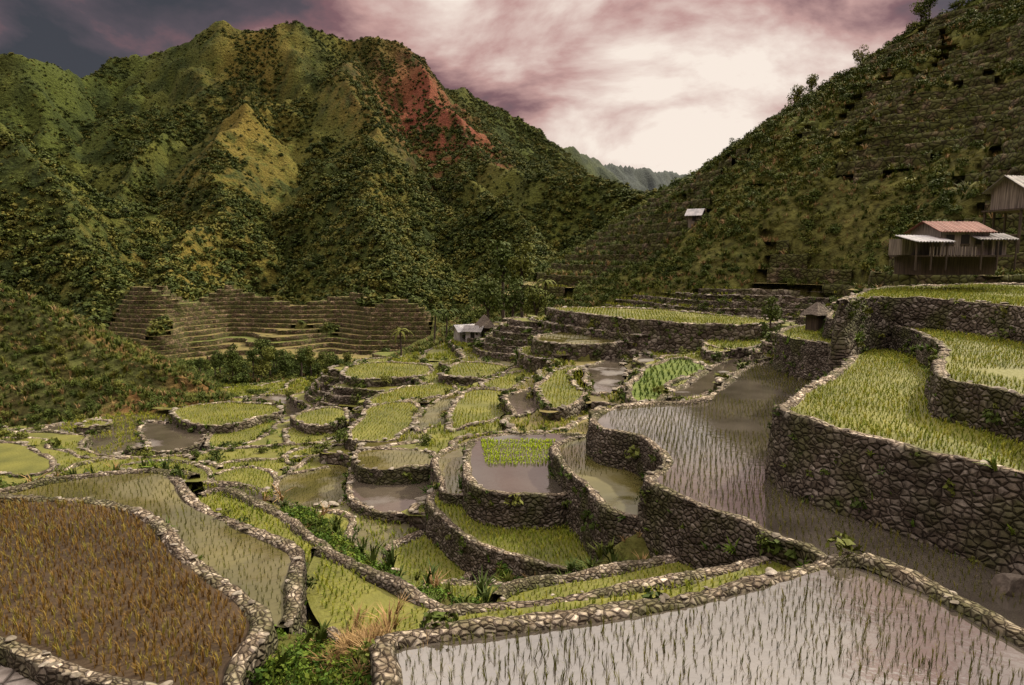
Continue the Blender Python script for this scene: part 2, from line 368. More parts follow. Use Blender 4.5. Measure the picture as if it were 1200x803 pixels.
def stone(name,cs,moss,mossmax=.6,upk=3.):
    m,nt,b=mat(name);uv=nd(nt,'ShaderNodeAttribute',attribute_name='wuv')
    nw=noise(nt,.8,2,uv.outputs['Vector']);wv=mulc(nt,uv.outputs['Vector'],nw.outputs[1],.35,'ADD')
    v1=nd(nt,'ShaderNodeTexVoronoi',feature='F1');v1.inputs['Scale'].default_value=1.;nt.links.new(wv,v1.inputs['Vector']);v1.inputs['Randomness'].default_value=1.
    v2=nd(nt,'ShaderNodeTexVoronoi',feature='DISTANCE_TO_EDGE');v2.inputs['Scale'].default_value=1.;nt.links.new(wv,v2.inputs['Vector']);v2.inputs['Randomness'].default_value=1.
    sp=nd(nt,'ShaderNodeSeparateColor');nt.links.new(v1.outputs['Color'],sp.inputs[0])
    col=ramp(nt,sp.outputs[0],cs)
    n=noise(nt,7,5);nn=ramp(nt,n.outputs[0],[(.3,(.5,.5,.5)),(.7,(1.3,1.3,1.3))]);col=mulc(nt,col,nn)
    nl=noise(nt,.25,3);col=mulc(nt,col,ramp(nt,nl.outputs[0],[(.35,(.65,.65,.65)),(.65,(1.35,1.35,1.35))]))
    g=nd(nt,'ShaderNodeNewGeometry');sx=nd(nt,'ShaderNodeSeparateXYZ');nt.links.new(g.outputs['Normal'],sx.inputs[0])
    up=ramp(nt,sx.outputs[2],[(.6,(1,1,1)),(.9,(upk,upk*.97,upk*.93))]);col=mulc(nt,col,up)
    n2=noise(nt,.6,5);ms=ramp(nt,n2.outputs[0],[(moss,(0,0,0)),(moss+.14,(1,1,1))])
    mm=nd(nt,'ShaderNodeMath',operation='MULTIPLY');nt.links.new(ms,mm.inputs[0]);mm.inputs[1].default_value=mossmax
    col=mulc(nt,col,(.06,.072,.016),mm.outputs[0],'MIX')
    ck2=ramp(nt,v2.outputs['Distance'],[(.0,(.2,.17,.14)),(.12,(1,1,1))]);col=mulc(nt,col,ck2)
    nt.links.new(col,b.inputs['Base Color']);b.inputs['Roughness'].default_value=.9;b.inputs['Specular IOR Level'].default_value=.2
    hr=nd(nt,'ShaderNodeMapRange');hr.inputs[2].default_value=.28;nt.links.new(v2.outputs['Distance'],hr.inputs[0])
    h=nd(nt,'ShaderNodeMath',operation='MULTIPLY_ADD');nt.links.new(n.outputs[0],h.inputs[0]);h.inputs[1].default_value=.45;nt.links.new(hr.outputs[0],h.inputs[2])
    bump(nt,b,h.outputs[0],.11,.9);return m
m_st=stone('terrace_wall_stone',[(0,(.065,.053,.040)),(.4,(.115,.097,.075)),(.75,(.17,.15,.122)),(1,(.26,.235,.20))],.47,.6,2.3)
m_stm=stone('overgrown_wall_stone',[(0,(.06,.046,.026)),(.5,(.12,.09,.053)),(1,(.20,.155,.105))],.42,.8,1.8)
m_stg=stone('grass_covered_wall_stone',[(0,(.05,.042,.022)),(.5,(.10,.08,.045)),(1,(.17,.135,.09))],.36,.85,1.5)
def field(name,cs,rough,ior=1.33,wet=None):
    m,nt,b=mat(name);n=noise(nt,.35,5)
    nt.links.new(ramp(nt,n.outputs[0],cs),b.inputs['Base Color']);b.inputs['IOR'].default_value=ior
    if wet:
        n2=noise(nt,.22,4);r=ramp(nt,n2.outputs[0],[(wet-.06,(.04,)*3),(wet+.06,(.75,)*3)]);nt.links.new(r,b.inputs['Roughness'])
    else:b.inputs['Roughness'].default_value=rough
    n3=noise(nt,6 if not wet else 4,3);bump(nt,b,n3.outputs[0],.05 if not wet else .004,1);return m
m_f={'rice':field('rice_field_soil',[(.3,(.075,.085,.016)),(.7,(.17,.17,.034))],.6),
'rice3':field('stubble_field_soil',[(.3,(.09,.08,.026)),(.7,(.18,.15,.05))],.6),
'rice2':field('wet_rice_field',[(.3,(.055,.053,.018)),(.7,(.13,.115,.038))],.3,1.6,wet=.52),
'mud':field('flooded_mud',[(.3,(.05,.042,.032)),(.7,(.10,.085,.066))],.3,2.0,wet=.62),
'seedbed':field('nursery_mud',[(.3,(.04,.035,.028)),(.7,(.07,.06,.05))],.3,2.0,wet=.64),
'grass':field('grassy_plot',[(.3,(.07,.11,.018)),(.7,(.13,.17,.027))],.8),
'grassy':field('grassy_slope_terrace',[(.3,(.055,.075,.014)),(.7,(.13,.145,.03))],.9),
'hayfield':field('fallow_terrace',[(.3,(.09,.083,.025)),(.7,(.185,.15,.05))],.9),
'brown':field('brown_field_soil',[(.3,(.03,.02,.011)),(.7,(.062,.041,.022))],.8),
'water':field('paddy_water',[(.35,(.045,.039,.032)),(.7,(.10,.088,.074))],.05,2.4,wet=.74)}
mp_,nt,b=mat('flagstone_path');v1=noise(nt,1.8,0,None,'ShaderNodeTexVoronoi');v2=nd(nt,'ShaderNodeTexVoronoi',feature='DISTANCE_TO_EDGE');v2.inputs['Scale'].default_value=1.8
gg=nd(nt,'ShaderNodeNewGeometry');nt.links.new(gg.outputs['Position'],v2.inputs['Vector']);n=noise(nt,6,5)
cc=mulc(nt,ramp(nt,n.outputs[0],[(.3,(.16,.14,.12)),(.7,(.34,.31,.28))]),ramp(nt,v2.outputs[0],[(0,(.15,.13,.1)),(.08,(1,1,1))]))
nt.links.new(cc,b.inputs['Base Color']);b.inputs['Roughness'].default_value=.9;bump(nt,b,ramp(nt,v2.outputs[0],[(0,(0,0,0)),(.1,(1,1,1))]),.06);m_f['path']=mp_
ny,nx=X.shape
i=np.arange(nx-1)[None,:]+np.arange(ny-1)[:,None]*nx
F=np.stack([i,i+1,i+1+nx,i+nx],-1).reshape(-1,4)
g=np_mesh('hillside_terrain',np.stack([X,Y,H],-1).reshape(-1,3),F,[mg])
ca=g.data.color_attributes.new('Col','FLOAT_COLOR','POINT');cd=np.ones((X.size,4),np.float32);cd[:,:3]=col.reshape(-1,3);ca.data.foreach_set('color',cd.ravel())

# ---------------- prototypes ----------------
def proto(colname,obs):
    cc=bpy.data.collections.new(colname)
    for o in obs:cc.objects.link(o)
    return cc
m_rk,nt,b=mat('loose_stone');oi=nd(nt,'ShaderNodeObjectInfo');n=noise(nt,8,5)
nt.links.new(mulc(nt,ramp(nt,oi.outputs['Random'],[(0,(.10,.086,.066)),(.6,(.22,.195,.16)),(1,(.34,.31,.27))]),ramp(nt,n.outputs[0],[(.3,(.5,.5,.45)),(.7,(1.2,1.2,1.2))])),b.inputs['Base Color']);b.inputs['Roughness'].default_value=.9;bump(nt,b,n.outputs[0],.04)
def make_rock(seed,flat=.7):
    import bmesh
    r=random.Random(seed);bm=bmesh.new();bmesh.ops.create_icosphere(bm,subdivisions=3,radius=.5)
    pl=[(np.array([r.gauss(0,1) for _ in range(3)]),r.uniform(.28,.42)) for _ in range(9)]
    for v in bm.verts:
        p=np.array(v.co)
        for nn_,d in pl:
            nn_=nn_/np.linalg.norm(nn_);k=p@nn_
            if k>d:p=p-nn_*(k-d)
        v.co=(p[0]*1.25,p[1]*1.0,p[2]*flat)
    me=bpy.data.meshes.new('stone');bm.to_mesh(me);bm.free()
    me.materials.append(m_rk);return me
c_rock=proto('loose_stone_set',[bpy.data.objects.new('stone',make_rock(i,.36)) for i in range(8)])
def make_tree(seed,nleaf,lsize,mleaf,shape='round'):
    r=np.random.default_rng(seed);V=[];F=[];mi=[]
    def tube(a,b,ra,rb,n=6):
        a=np.array(a,float);b=np.array(b,float);d=b-a;d/=np.linalg.norm(d);u=np.cross(d,[.3,.9,.2]);u/=np.linalg.norm(u);w=np.cross(d,u);o=len(V)
        for p,rr in((a,ra),(b,rb)):
            for k in range(n):
                an=2*math.pi*k/n;V.append(p+rr*(math.cos(an)*u+math.sin(an)*w))
        for k in range(n):F.append((o+k,o+(k+1)%n,o+n+(k+1)%n,o+n+k));mi.append(1)
    hb={'round':1.0,'shrub':.15,'tall':2.2,'palm':2.6}[shape]
    if shape=='palm':
        tube((0,0,-.3),(.1,0,1.3),.09,.07);tube((.1,0,1.3),(.15,.05,2.6),.07,.05)
        for k in range(14):
            an=k*2.4;el=r.uniform(-.2,.9);L=r.uniform(.9,1.2);p=np.array([.15,.05,2.6]);dirh=np.array([math.cos(an),math.sin(an),0]);side=np.array([-math.sin(an),math.cos(an),0])
            prev=p
            for s in range(5):
                q=prev+(dirh*math.cos(el)+np.array([0,0,math.sin(el)]))*L/5;el-=.38
                o=len(V);wd=.13*(1-s/6)
                V.extend([prev-side*wd,prev+side*wd,q+side*wd*.8+np.array([0,0,-.05]),q-side*wd*.8+np.array([0,0,-.05])]);F.append((o,o+1,o+2,o+3));mi.append(0);prev=q
    else:
        if shape!='shrub': tube((0,0,-.4),(.05,.03,hb),.09,.06)
        K=11;cs=[]
        for k in range(K):
            an=r.uniform(0,6.28);rr=math.sqrt(r.uniform(0,1))*.65;zz=hb+r.uniform(-.1,1.0)*(1 if shape!='shrub' else .7)
            if shape=='tall':rr*=.6
            cs.append(np.array([math.cos(an)*rr,math.sin(an)*rr,zz]))
            if k<6 and shape!='shrub':tube((.04,.02,hb*.8),cs[-1],.045,.015,4)
        cr=[r.uniform(.28,.5) for _ in cs]
        for l in range(nleaf):
            k=r.integers(K);d=r.normal(size=3);d/=np.linalg.norm(d);p=cs[k]+d*cr[k]*r.uniform(.7,1.1)*np.array([1,1,.75])
            nrm=d*.7+r.normal(size=3)*.5+np.array([0,0,.4]);nrm/=np.linalg.norm(nrm);u=np.cross(nrm,r.normal(size=3));u/=np.linalg.norm(u);w=np.cross(nrm,u)
            s=lsize*r.uniform(.6,1.3);o=len(V);V.extend([p-u*s,p-w*s*.6,p+u*s,p+w*s*.6]);F.append((o,o+1,o+2,o+3));mi.append(0)
    ob=mesh_obj('tree',V,F,[mleaf,mb],link=False)
    ob.data.polygons.foreach_set('material_index',mi);return ob
c_forest=proto('forest_set',[make_tree(i,120,.23,m_leaf) for i in range(6)])
c_shrub=proto('shrub_set',[make_tree(20+i,260,.13,m_leafr,'shrub') for i in range(4)])
c_tree=proto('tree_set',[make_tree(30+i,900,.085,m_leafr,s) for i,s in enumerate(['round','tall','round','tall'])])
c_palm=proto('palm_set',[make_tree(40+i,0,.1,m_leafr,'palm') for i in range(2)])
def make_tuft(seed,m,nb=9,spread=.45,wd=.022):
    r=np.random.default_rng(seed);V=[];F=[]
    for k in range(nb):
        an=r.uniform(0,6.28);L=r.uniform(.6,1.05);sp=spread*r.uniform(.2,1);b0=r.normal(size=2)*.04
        dx,dy=math.cos(an),math.sin(an);sx,sy=-dy*wd,dx*wd
        a=np.array([b0[0],b0[1],-.05]);m1=a+np.array([dx*sp*.35,dy*sp*.35,L*.65]);t=a+np.array([dx*sp,dy*sp,L*r.uniform(.85,1.02)])
        o=len(V);S_=np.array([sx,sy,0]);V.extend([a-S_,a+S_,m1+S_*.9,m1-S_*.9,t]);F.append((o,o+1,o+2,o+3));F.append((o+3,o+2,o+4))
    return mesh_obj('tuft',V,F,m,link=False)
def tufts(nm,m,nb,sp,wd):return proto(nm,[make_tuft(i,m,nb,sp,wd) for i in range(5)])
c_rice=tufts('rice_tufts',m_rice,8,.6,.034);c_rice2=tufts('rice_tufts_b',m_rice2,6,.38,.02);c_brown=tufts('brown_rice_tufts',m_brown,9,.5,.022)
c_seed=tufts('seedling_tufts',m_seed,14,.5,.05);c_dry=tufts('dry_tufts',m_dry,26,.8,.014)
c_grass=tufts('grass_tufts',m_grass,16,.7,.03)
def scatter(name,pts,rots,scl,coll,npro):
    pts=np.asarray(pts,np.float32);n=len(pts)
    if n==0:return
    me=bpy.data.meshes.new(name);me.vertices.add(n);me.vertices.foreach_set('co',pts.ravel())
    for nm,arr in(('rot',rots),('scl',scl)):
        a=me.attributes.new(nm,'FLOAT_VECTOR','POINT');a.data.foreach_set('vector',np.asarray(arr,np.float32).ravel())
    a=me.attributes.new('pid','INT','POINT');a.data.foreach_set('value',rng.integers(0,npro,n).astype(np.int32))
    ob=bpy.data.objects.new(name,me);bpy.context.scene.collection.objects.link(ob)
    ng=bpy.data.node_groups.new(name,'GeometryNodeTree')
    ng.interface.new_socket('Geometry',in_out='INPUT',socket_type='NodeSocketGeometry');ng.interface.new_socket('Geometry',in_out='OUTPUT',socket_type='NodeSocketGeometry')
    N=ng.nodes.new;L=ng.links.new
    gi=N('NodeGroupInput');go=N('NodeGroupOutput');ip=N('GeometryNodeInstanceOnPoints');ci=N('GeometryNodeCollectionInfo')
    ci.inputs['Collection'].default_value=coll;ci.inputs['Separate Children'].default_value=True;ci.inputs['Reset Children'].default_value=True
    def na(t,nm):
        q=N('GeometryNodeInputNamedAttribute');q.data_type=t;q.inputs[0].default_value=nm
        return next(o for o in q.outputs if o.enabled and o.name=='Attribute')
    e=N('FunctionNodeEulerToRotation');L(na('FLOAT_VECTOR','rot'),e.inputs[0])
    L(gi.outputs[0],ip.inputs['Points']);L(ci.outputs[0],ip.inputs['Instance']);ip.inputs['Pick Instance'].default_value=True
    L(na('INT','pid'),ip.inputs['Instance Index']);L(e.outputs[0],ip.inputs['Rotation']);L(na('FLOAT_VECTOR','scl'),ip.inputs['Scale']);L(ip.outputs[0],go.inputs[0])
    md=ob.modifiers.new('scatter','NODES');md.node_group=ng
    return ob
def yaw(n,t=.15):return np.c_[rng.normal(size=n)*t,rng.normal(size=n)*t,rng.uniform(0,6.28,n)]
def iso(s):s=np.asarray(s);return np.c_[s,s,s]
# ---------------- dry-stone walls ----------------
wallplant=[];capstone=[]
def build_wall(P0,n0,z,hid,hgt,D,cw,parent,seed,depthcap=6.,mt=None):
    vis=~hid
    if vis.sum()<2:return
    f=float(np.clip(D*.0035,.06,.8));stn=float(np.clip(D*.0072,.17,1.0))
    P,s,(hd,hg)=resample(P0,f,hid.astype(float),hgt)
    n=len(P);nr=normals(P);hd=hd>.5
    hmax=float(np.clip(np.max(hg[~hd]) if (~hd).any() else .3,.3,depthcap))+.35
    prof=[(-cw-.12,-.10,0,1),(-cw,.08,0,1)]
    k=max(2,int(cw/f))
    for q in range(1,k):prof.append((-cw+cw*q/k,.12,0,1))
    prof.append((0.,.10,.7,.7))
    m=max(2,int(hmax/f))
    for q in range(1,m+1):prof.append((.09*hmax*q/m,.10-(hmax+.1)*q/m,1,.0))
    pr=np.array(prof);vl=np.r_[0,np.cumsum(np.hypot(np.diff(pr[:,0]),np.diff(pr[:,1])))]
    Sg,Vg=np.meshgrid(s,vl)
    amp=(fbm(Sg,Vg,stn*1.1,2,seed)-.5)*stn*.6+(fbm(Sg,Vg,1.6,3,seed+7)-.5)*.34
    off=pr[:,0][:,None]+amp*pr[:,2][:,None];zz=z+pr[:,1][:,None]+amp*pr[:,3][:,None]*.6
    wob=(fbm(s,s*0,2.5,3,seed+8)-.5)*.2
    zz=zz+wob[None,:]*(pr[:,3][:,None]+.3)
    V=np.stack([P[None,:,0]+nr[None,:,0]*off,P[None,:,1]+nr[None,:,1]*off,zz],-1)
    R=len(prof);a=np.arange(R-1)[:,None]*n+np.arange(n)[None,:];b_=np.arange(R-1)[:,None]*n+(np.arange(n)[None,:]+1)%n
    keep=(~hd)[None,:]&((pr[1:,1][:,None])>-(hg[None,:]+.7))
    Fq=np.stack([a,b_,b_+n,a+n],-1)[keep]
    if len(Fq)==0:return
    us=np.unique(Fq);mp=np.zeros(R*n,np.int64);mp[us]=np.arange(len(us))
    o=np_mesh('retaining_wall',V.reshape(-1,3)[us],mp[Fq][:,::-1],[mt or m_st],parent=parent)
    uvw=np.stack([Sg/stn,Vg/(stn*.75),np.full(Sg.shape,seed*3.7)],-1).reshape(-1,3)[us].astype(np.float32)
    at=o.data.attributes.new('wuv','FLOAT_VECTOR','POINT');at.data.foreach_set('vector',uvw.ravel())
    if D<90:
        for i_ in np.where(~hd)[0]:
            if rng.random()<f*1.2*max(.4,hg[i_]):
                dp=rng.uniform(-.1,hg[i_]);q=P[i_]+nr[i_]*(.09*max(dp,0)+.02);wallplant.append((q[0],q[1],z-dp))
            if rng.random()<f*1.0:
                q=P[i_]-nr[i_]*rng.uniform(.0,cw);capstone.append((q[0],q[1],z+.12,stn*rng.uniform(.5,1.4)))
fieldpts={k:([],[]) for k in('rice','rice2','brown','seed','grass')}
for ti,t in enumerate(terr):
    P,nr,z,D,ds=t['P'],t['n'],t['z'],t['D'],t['ds'];n=len(P)
    cw=.34 if D<50 else .40
    kind=t['kind']
    surf=mesh_obj('flagstone_path' if kind=='path' else 'rice_terrace',[(p[0],p[1],z) for p in (P-nr*.15)],[tuple(range(n))],m_f[kind])
    Q=P+nr*1.0;tf=np.minimum(at_(TF,Q[:,0],Q[:,1]),at_(TF,P[:,0]+nr[:,0]*1.6,P[:,1]+nr[:,1]*1.6))
    hid=tf>z+.12
    for u in terr:
        if u['z']>z+.2: hid|=pip(P[:,0]+nr[:,0]*.1,P[:,1]+nr[:,1]*.1,u['P'])
    hgt=np.clip(z-sampH(Q[:,0],Q[:,1])+.2,.15,7)
    build_wall(P,nr,z,hid,hgt,D,cw,surf,ti*13+5)
    if kind=='path':continue
    sp={'water':.2,'rice':.17,'rice2':.22,'brown':.16,'mud':.6,'grass':.3,'seedbed':.14}[kind]*max(1,(D/30)**.8)
    lo,hi=P.min(0),P.max(0);lo=np.maximum(lo,[-35,4]) if D<60 else lo;hi=np.minimum(hi,[40,200]) if D<60 else hi
    cxm=(lo+hi)/2;Rr=np.linalg.norm(hi-lo)/2;an=rng.uniform(-.3,.3)
    ax=np.arange(-Rr,Rr,sp);gx_,gy_=np.meshgrid(ax,ax);gx_=gx_.ravel();gy_=gy_.ravel()
    wv=.25*np.sin(gx_*.35+ti)+.1*np.sin(gx_*1.1)
    qx=cxm[0]+gx_*math.cos(an)-(gy_+wv)*math.sin(an);qy=cxm[1]+gx_*math.sin(an)+(gy_+wv)*math.cos(an)
    qx+=rng.normal(size=len(qx))*sp*.18;qy+=rng.normal(size=len(qx))*sp*.18
    k_=pip(qx,qy,P-nr*(cw+.1))&(qx>lo[0])&(qx<hi[0]);qx,qy=qx[k_],qy[k_]
    for u in terr:
        if u['z']>z+.3 and len(qx):
            m_=~pip(qx,qy,u['P']);qx,qy=qx[m_],qy[m_]
    if len(qx)==0:continue
    dm=np.concatenate([np.sqrt(((qx[c_:c_+4000,None]-P[None,:,0])**2+(qy[c_:c_+4000,None]-P[None,:,1])**2).min(1)) for c_ in range(0,len(qx),4000)]);m_=dm>cw+.1;qx,qy=qx[m_],qy[m_]
    dens=fbm(qx,qy,3.5,3,ti+200);thr={'water':.36,'rice':.2,'rice2':.30,'brown':.12,'mud':.75,'grass':.2,'seedbed':1.1}[kind]
    m_=dens>thr
    if kind=='seedbed':
        c0=W(612,530,z);m_=(np.abs(qx-c0[0]+.1*(qy-c0[1]))<2.1)&(np.abs(qy-c0[1])<2.3)&(((qy-c0[1]+10)%1.15)>.2)
    qx,qy=qx[m_],qy[m_];dens=dens[m_]
    key={'water':'rice2','rice':'rice','rice2':'rice2','brown':'brown','mud':'rice2','grass':'grass','seedbed':'seed'}[kind]
    hh={'water':.22,'rice':.22,'rice2':.22,'brown':.28,'mud':.2,'grass':.3,'seedbed':.2}[kind]
    s=hh*(.55+.9*dens)*max(1,(D/35)**.5)*rng.uniform(.6,1.25,len(qx))
    fieldpts[key][0].append(np.c_[qx,qy,np.full(len(qx),z)]);fieldpts[key][1].append(s)
for ai,a in enumerate(autos):
    z=a['z'];L=a['loops'];surf=mesh_obj('hillside_terrace',a['V'],a['F'],m_f[a['kind']])
    for li,l in enumerate(L):
        P,nr=l['P'],l['n'];hid=l['border'].copy()
        hid|=np.roll(hid,1)|np.roll(hid,-1)
        Q=P+nr*1.0;tq=at_(top,Q[:,0],Q[:,1]);hid|=(tq>z-.2)|(at_(top,P[:,0],P[:,1])>z)
        hgt=np.full(len(P),a['step']+.1)
        build_wall(P,nr,z,hid,hgt,l['D'],.34 if l['D']<130 else .4,surf,ai*31+li*7+900,3.,m_st if ai<NA else (m_stm if ai<NB else m_stg))
N=130000;x=rng.uniform(-75,60,N);y=27+ (126-27)*rng.random(N)**1.2;m=np.abs(x)<y*.9;x,y=x[m],y[m]
tr=at_(tread,x,y);m=(tr>-1e8)&~at_(inside,x,y)&(fbm(x,y,11,2,556)>.40);x,y,tr=x[m],y[m],tr[m];fr=bil(np.where(S1>-900,S1,S),x,y)-tr;m=(fr>.12)&(fr<STEP)&(tr<-4)
x,y,tr=x[m],y[m],tr[m];fieldpts['rice'][0].append(np.c_[x,y,tr]);fieldpts['rice'][1].append(.28*rng.uniform(.6,1.3,len(x))*np.maximum(1,(y/35)**.5)*(.5+fbm(x,y,6,2,555)))
a_=np.array(capstone);scatter('loose_dike_stones',a_[:,:3],yaw(len(a_),.12),iso(a_[:,3]),c_rock,8)
for key,nm,cl in(('rice','rice_plants',c_rice),('rice2','rice_seedlings',c_rice2),('brown','ripening_rice_plants',c_brown),('seed','nursery_rice_seedlings',c_seed),('grass','grass_plot_plants',c_grass)):
    p=np.concatenate(fieldpts[key][0]);s=np.concatenate(fieldpts[key][1]);scatter(nm,p,yaw(len(p),.1),iso(s),cl,5)
c_moss=proto('wall_plant_set',[make_tuft(90+i,m_grass,12,1.1,.06) for i in range(3)]+[make_tree(95+i,50,.28,m_leafr,'shrub') for i in range(2)])
a_=np.array(wallplant);scatter('wall_plants',a_,yaw(len(a_),.5),iso((rng.uniform(.08,.24,len(a_))+.3*rng.random(len(a_))**8)*(1+a_[:,1]*.014)),c_moss,5)

# ---------------- vegetation ----------------
def inpoly(x,y,grow=0):
    r=np.zeros(len(x),bool)
    for u in terr: r|=pip(x,y,u['P']+u['n']*grow)
    return r
istread=(tread>-1e8).astype(float);HT=np.where(tread>-1e8,tread,H)
N=140000;x=rng.uniform(-620,420,N);y=150+900*rng.random(N)**.85
m=np.abs(x)<y*.92;x,y=x[m],y[m]
yy=at_(yz[...,0],x,y);rr=at_(rz[...,0],x,y);f=fbm(x,y,55,5,301);zz=sampH(x,y)
grassy=ss(.53,.58,f+.0002*(zz-60))*ss(-10,60,zz)
mm=(at_(mF,x,y)<.2)&(rng.random(len(x))<np.clip(1.15-1.0*yy-1.1*rr-.8*grassy,.12,1))&~at_(isright,x,y)&~((x>-150)&(x<-15)&(y<222))
x,y=x[mm],y[mm];z=sampH(x,y);gr=grassy[mm]
s=rng.uniform(1.4,3.6,len(x))*(1-.4*ss(30,230,z))*(.7+.6*fbm(x,y,30,3,303))*(1-.4*gr)
scatter('mountain_forest',np.c_[x,y,z-s*1.0],yaw(len(x),.1),np.c_[s*1.15,s*1.15,s*rng.uniform(.75,1.05,len(s))],c_forest,6)
N=38000;x=rng.uniform(-10,190,N);y=rng.uniform(40,260,N)
m=at_(isright,x,y)&~inpoly(x,y,.8)&(fbm(x,y,9,3,311)>.36)&~((np.hypot(x-31,y-48)<5.5));x,y=x[m],y[m]
m=(at_(istread,x,y)<.5)|((rng.random(len(x))<.25)&(at_(HT,x,y)>-4));x,y=x[m],y[m]
s=rng.uniform(.3,1.35,len(x))*(1+.7*ss(100,200,y))*np.where(at_(istread,x,y)>.5,.65,1);z=at_(HT,x,y)
scatter('hillside_shrubs',np.c_[x,y,z-s*.15],yaw(len(x)),np.c_[s,s,s*rng.uniform(.7,1.3,len(s))],c_shrub,4)
N=60000;x=rng.uniform(-90,120,N);y=rng.uniform(12,150,N);m=~inpoly(x,y,.3)&(np.abs(x)<y*.85)&((at_(istread,x,y)<.5)|((at_(HT,x,y)>-4)&(rng.random(N)<.4)));x,y=x[m],y[m];z=at_(HT,x,y)
s=rng.uniform(.3,.7,len(x))*(1+.008*y);scatter('bank_grass',np.c_[x,y,z],yaw(len(x),.2),iso(s),proto('bg',[make_tuft(60+i,m_leafr,14,.9,.05) for i in range(4)]+[make_tuft(70,m_dry,14,.9,.03)]),5)
def region(name,N,x0,x1,y0,y1,coll,npr,smin,smax,thr=.4,seed=1,sink=.1,left=False):
    x=rng.uniform(x0,x1,N);y=rng.uniform(y0,y1,N);m=~inpoly(x,y,1.0)&(fbm(x,y,8,3,seed)>thr)&(at_(istread,x,y)<.5)&~at_(isright,x,y)&(at_(isleft,x,y)==left);x,y=x[m],y[m];z=sampH(x,y);s=rng.uniform(smin,smax,len(x))
    return scatter(name,np.c_[x,y,z-s*sink],yaw(len(x),.08),np.c_[s,s,s*rng.uniform(.85,1.2,len(s))],coll,npr)
region('valley_trees',500,-75,32,112,150,c_tree,4,1.2,2.2,.44,401)
region('valley_shrubs',4500,-120,40,60,225,c_shrub,4,.8,2.2,.38,402)
region('brown_hill_shrubs',4600,-140,-15,55,150,c_shrub,4,.3,1.0,.44,403,left=True)
N=2600;x=rng.uniform(-60,40,N);y=rng.uniform(42,124,N);tr=at_(tread,x,y);m=(tr>-1e8)&(tr<-4)&~at_(inside,x,y)&(fbm(x,y,7,3,611)>.55);x,y,tr=x[m],y[m],tr[m];fr=bil(S,x,y)-tr;m=np.abs(fr)<.25;x,y,tr=x[m],y[m],tr[m];s=rng.uniform(.3,1.0,len(x))
scatter('terrace_edge_bushes',np.c_[x,y,tr-.1],yaw(len(x)),iso(s),c_shrub,4)
N=8000;x=rng.uniform(-9,2,N);y=rng.uniform(7,26,N);m=~inpoly(x,y,.05);x,y=x[m],y[m];z=sampH(x,y);s=rng.uniform(.08,.3,len(x))
scatter('bank_weeds',np.c_[x,y,z],yaw(len(x),.3),iso(s),proto('weeds',[make_tree(80+i,60,.2,m_grass,'shrub') for i in range(3)]+[make_tuft(86,m_dry,12,.9,.03)]),4)
N=70;cxy=WD(425,745,12.3);x=cxy[0]+rng.normal(size=N)*.35;y=12.5+rng.normal(size=N)*.7;z=np.maximum(sampH(x,y),-8)
scatter('dry_grass_clump',np.c_[x,y,z],yaw(N,.25),iso(rng.uniform(.35,.7,N)),c_dry,5)
def HTp(x,y):return float(at_(HT,np.array([x]),np.array([y]))[0])
for i,(px,py,D,sc_,pi) in enumerate([(950,122,178,2.3,1),(932,130,180,2.6,0),(1008,88,166,2.2,2),(1078,42,156,2.4,0),(1088,30,155,2.0,3),(860,186,198,1.8,2),(590,400,112,3.6,1),(612,395,108,3.2,3),(572,395,114,3.4,0),(600,400,104,3.0,2),(628,395,102,2.6,0),(905,350,62,1.3,3),(915,350,60,1.0,0),(1060,320,50,1.0,2),(1030,330,52,.9,0)]):
    a=WD(px,py,D);src=c_tree.objects[pi];o=bpy.data.objects.new('hillside_tree',src.data);o.location=(a[0],a[1],HTp(a[0],a[1])-.1);o.scale=(sc_,sc_,sc_*1.15);o.rotation_euler=(0,0,i*1.3);bpy.context.scene.collection.objects.link(o)
for i,(px,D) in enumerate([(508,118),(470,112),(640,104),(522,125)]):
    a=WD(px,380,D);o=bpy.data.objects.new('palm_tree',c_palm.objects[i%2].data);o.location=(a[0],D,HTp(a[0],D));o.scale=(2.4,)*3;o.rotation_euler=(0,0,i*2);bpy.context.scene.collection.objects.link(o)

# ---------------- houses ----------------
def planks(name,c1,c2):
    m,nt,b=mat(name);tc=nd(nt,'ShaderNodeTexCoord');mp=nd(nt,'ShaderNodeMapping');mp.inputs['Scale'].default_value=(6,6,.3);nt.links.new(tc.outputs['Object'],mp.inputs[0])
    n=noise(nt,2.0,3,mp.outputs[0]);nt.links.new(ramp(nt,n.outputs[0],[(.35,c1),(.65,c2)]),b.inputs['Base Color']);b.inputs['Roughness'].default_value=.85;bump(nt,b,n.outputs[0],.03);return m
m_pl=planks('weathered_planks',(.08,.07,.06),(.28,.25,.21));m_dk=planks('dark_timber',(.03,.023,.017),(.08,.06,.042))
def tin(name,c1,c2):
    m,nt,b=mat(name);n=noise(nt,1.2,8);nt.links.new(ramp(nt,n.outputs[0],[(.35,c1),(.65,c2)]),b.inputs['Base Color']);b.inputs['Roughness'].default_value=.55;b.inputs['Metallic'].default_value=.2;return m
m_rust=tin('rusty_tin_roof',(.13,.045,.032),(.24,.11,.085));m_zinc=tin('zinc_roof',(.30,.31,.33),(.5,.5,.51));m_grey=tin('grey_tin_roof',(.12,.12,.12),(.26,.25,.25))
m_th,nt,b=mat('thatch');n=noise(nt,6,6);nt.links.new(ramp(nt,n.outputs[0],[(.3,(.06,.05,.04)),(.7,(.16,.135,.11))]),b.inputs['Base Color']);b.inputs['Roughness'].default_value=1;bump(nt,b,n.outputs[0],.15)
m_dark,nt,b=mat('dark_interior');b.inputs['Base Color'].default_value=(.008,.007,.006,1)
def empty(name,loc,rz_=0,s=1.):
    e=bpy.data.objects.new(name,None);e.location=loc;e.rotation_euler=(0,0,rz_);e.scale=(s,s,s);bpy.context.scene.collection.objects.link(e);return e
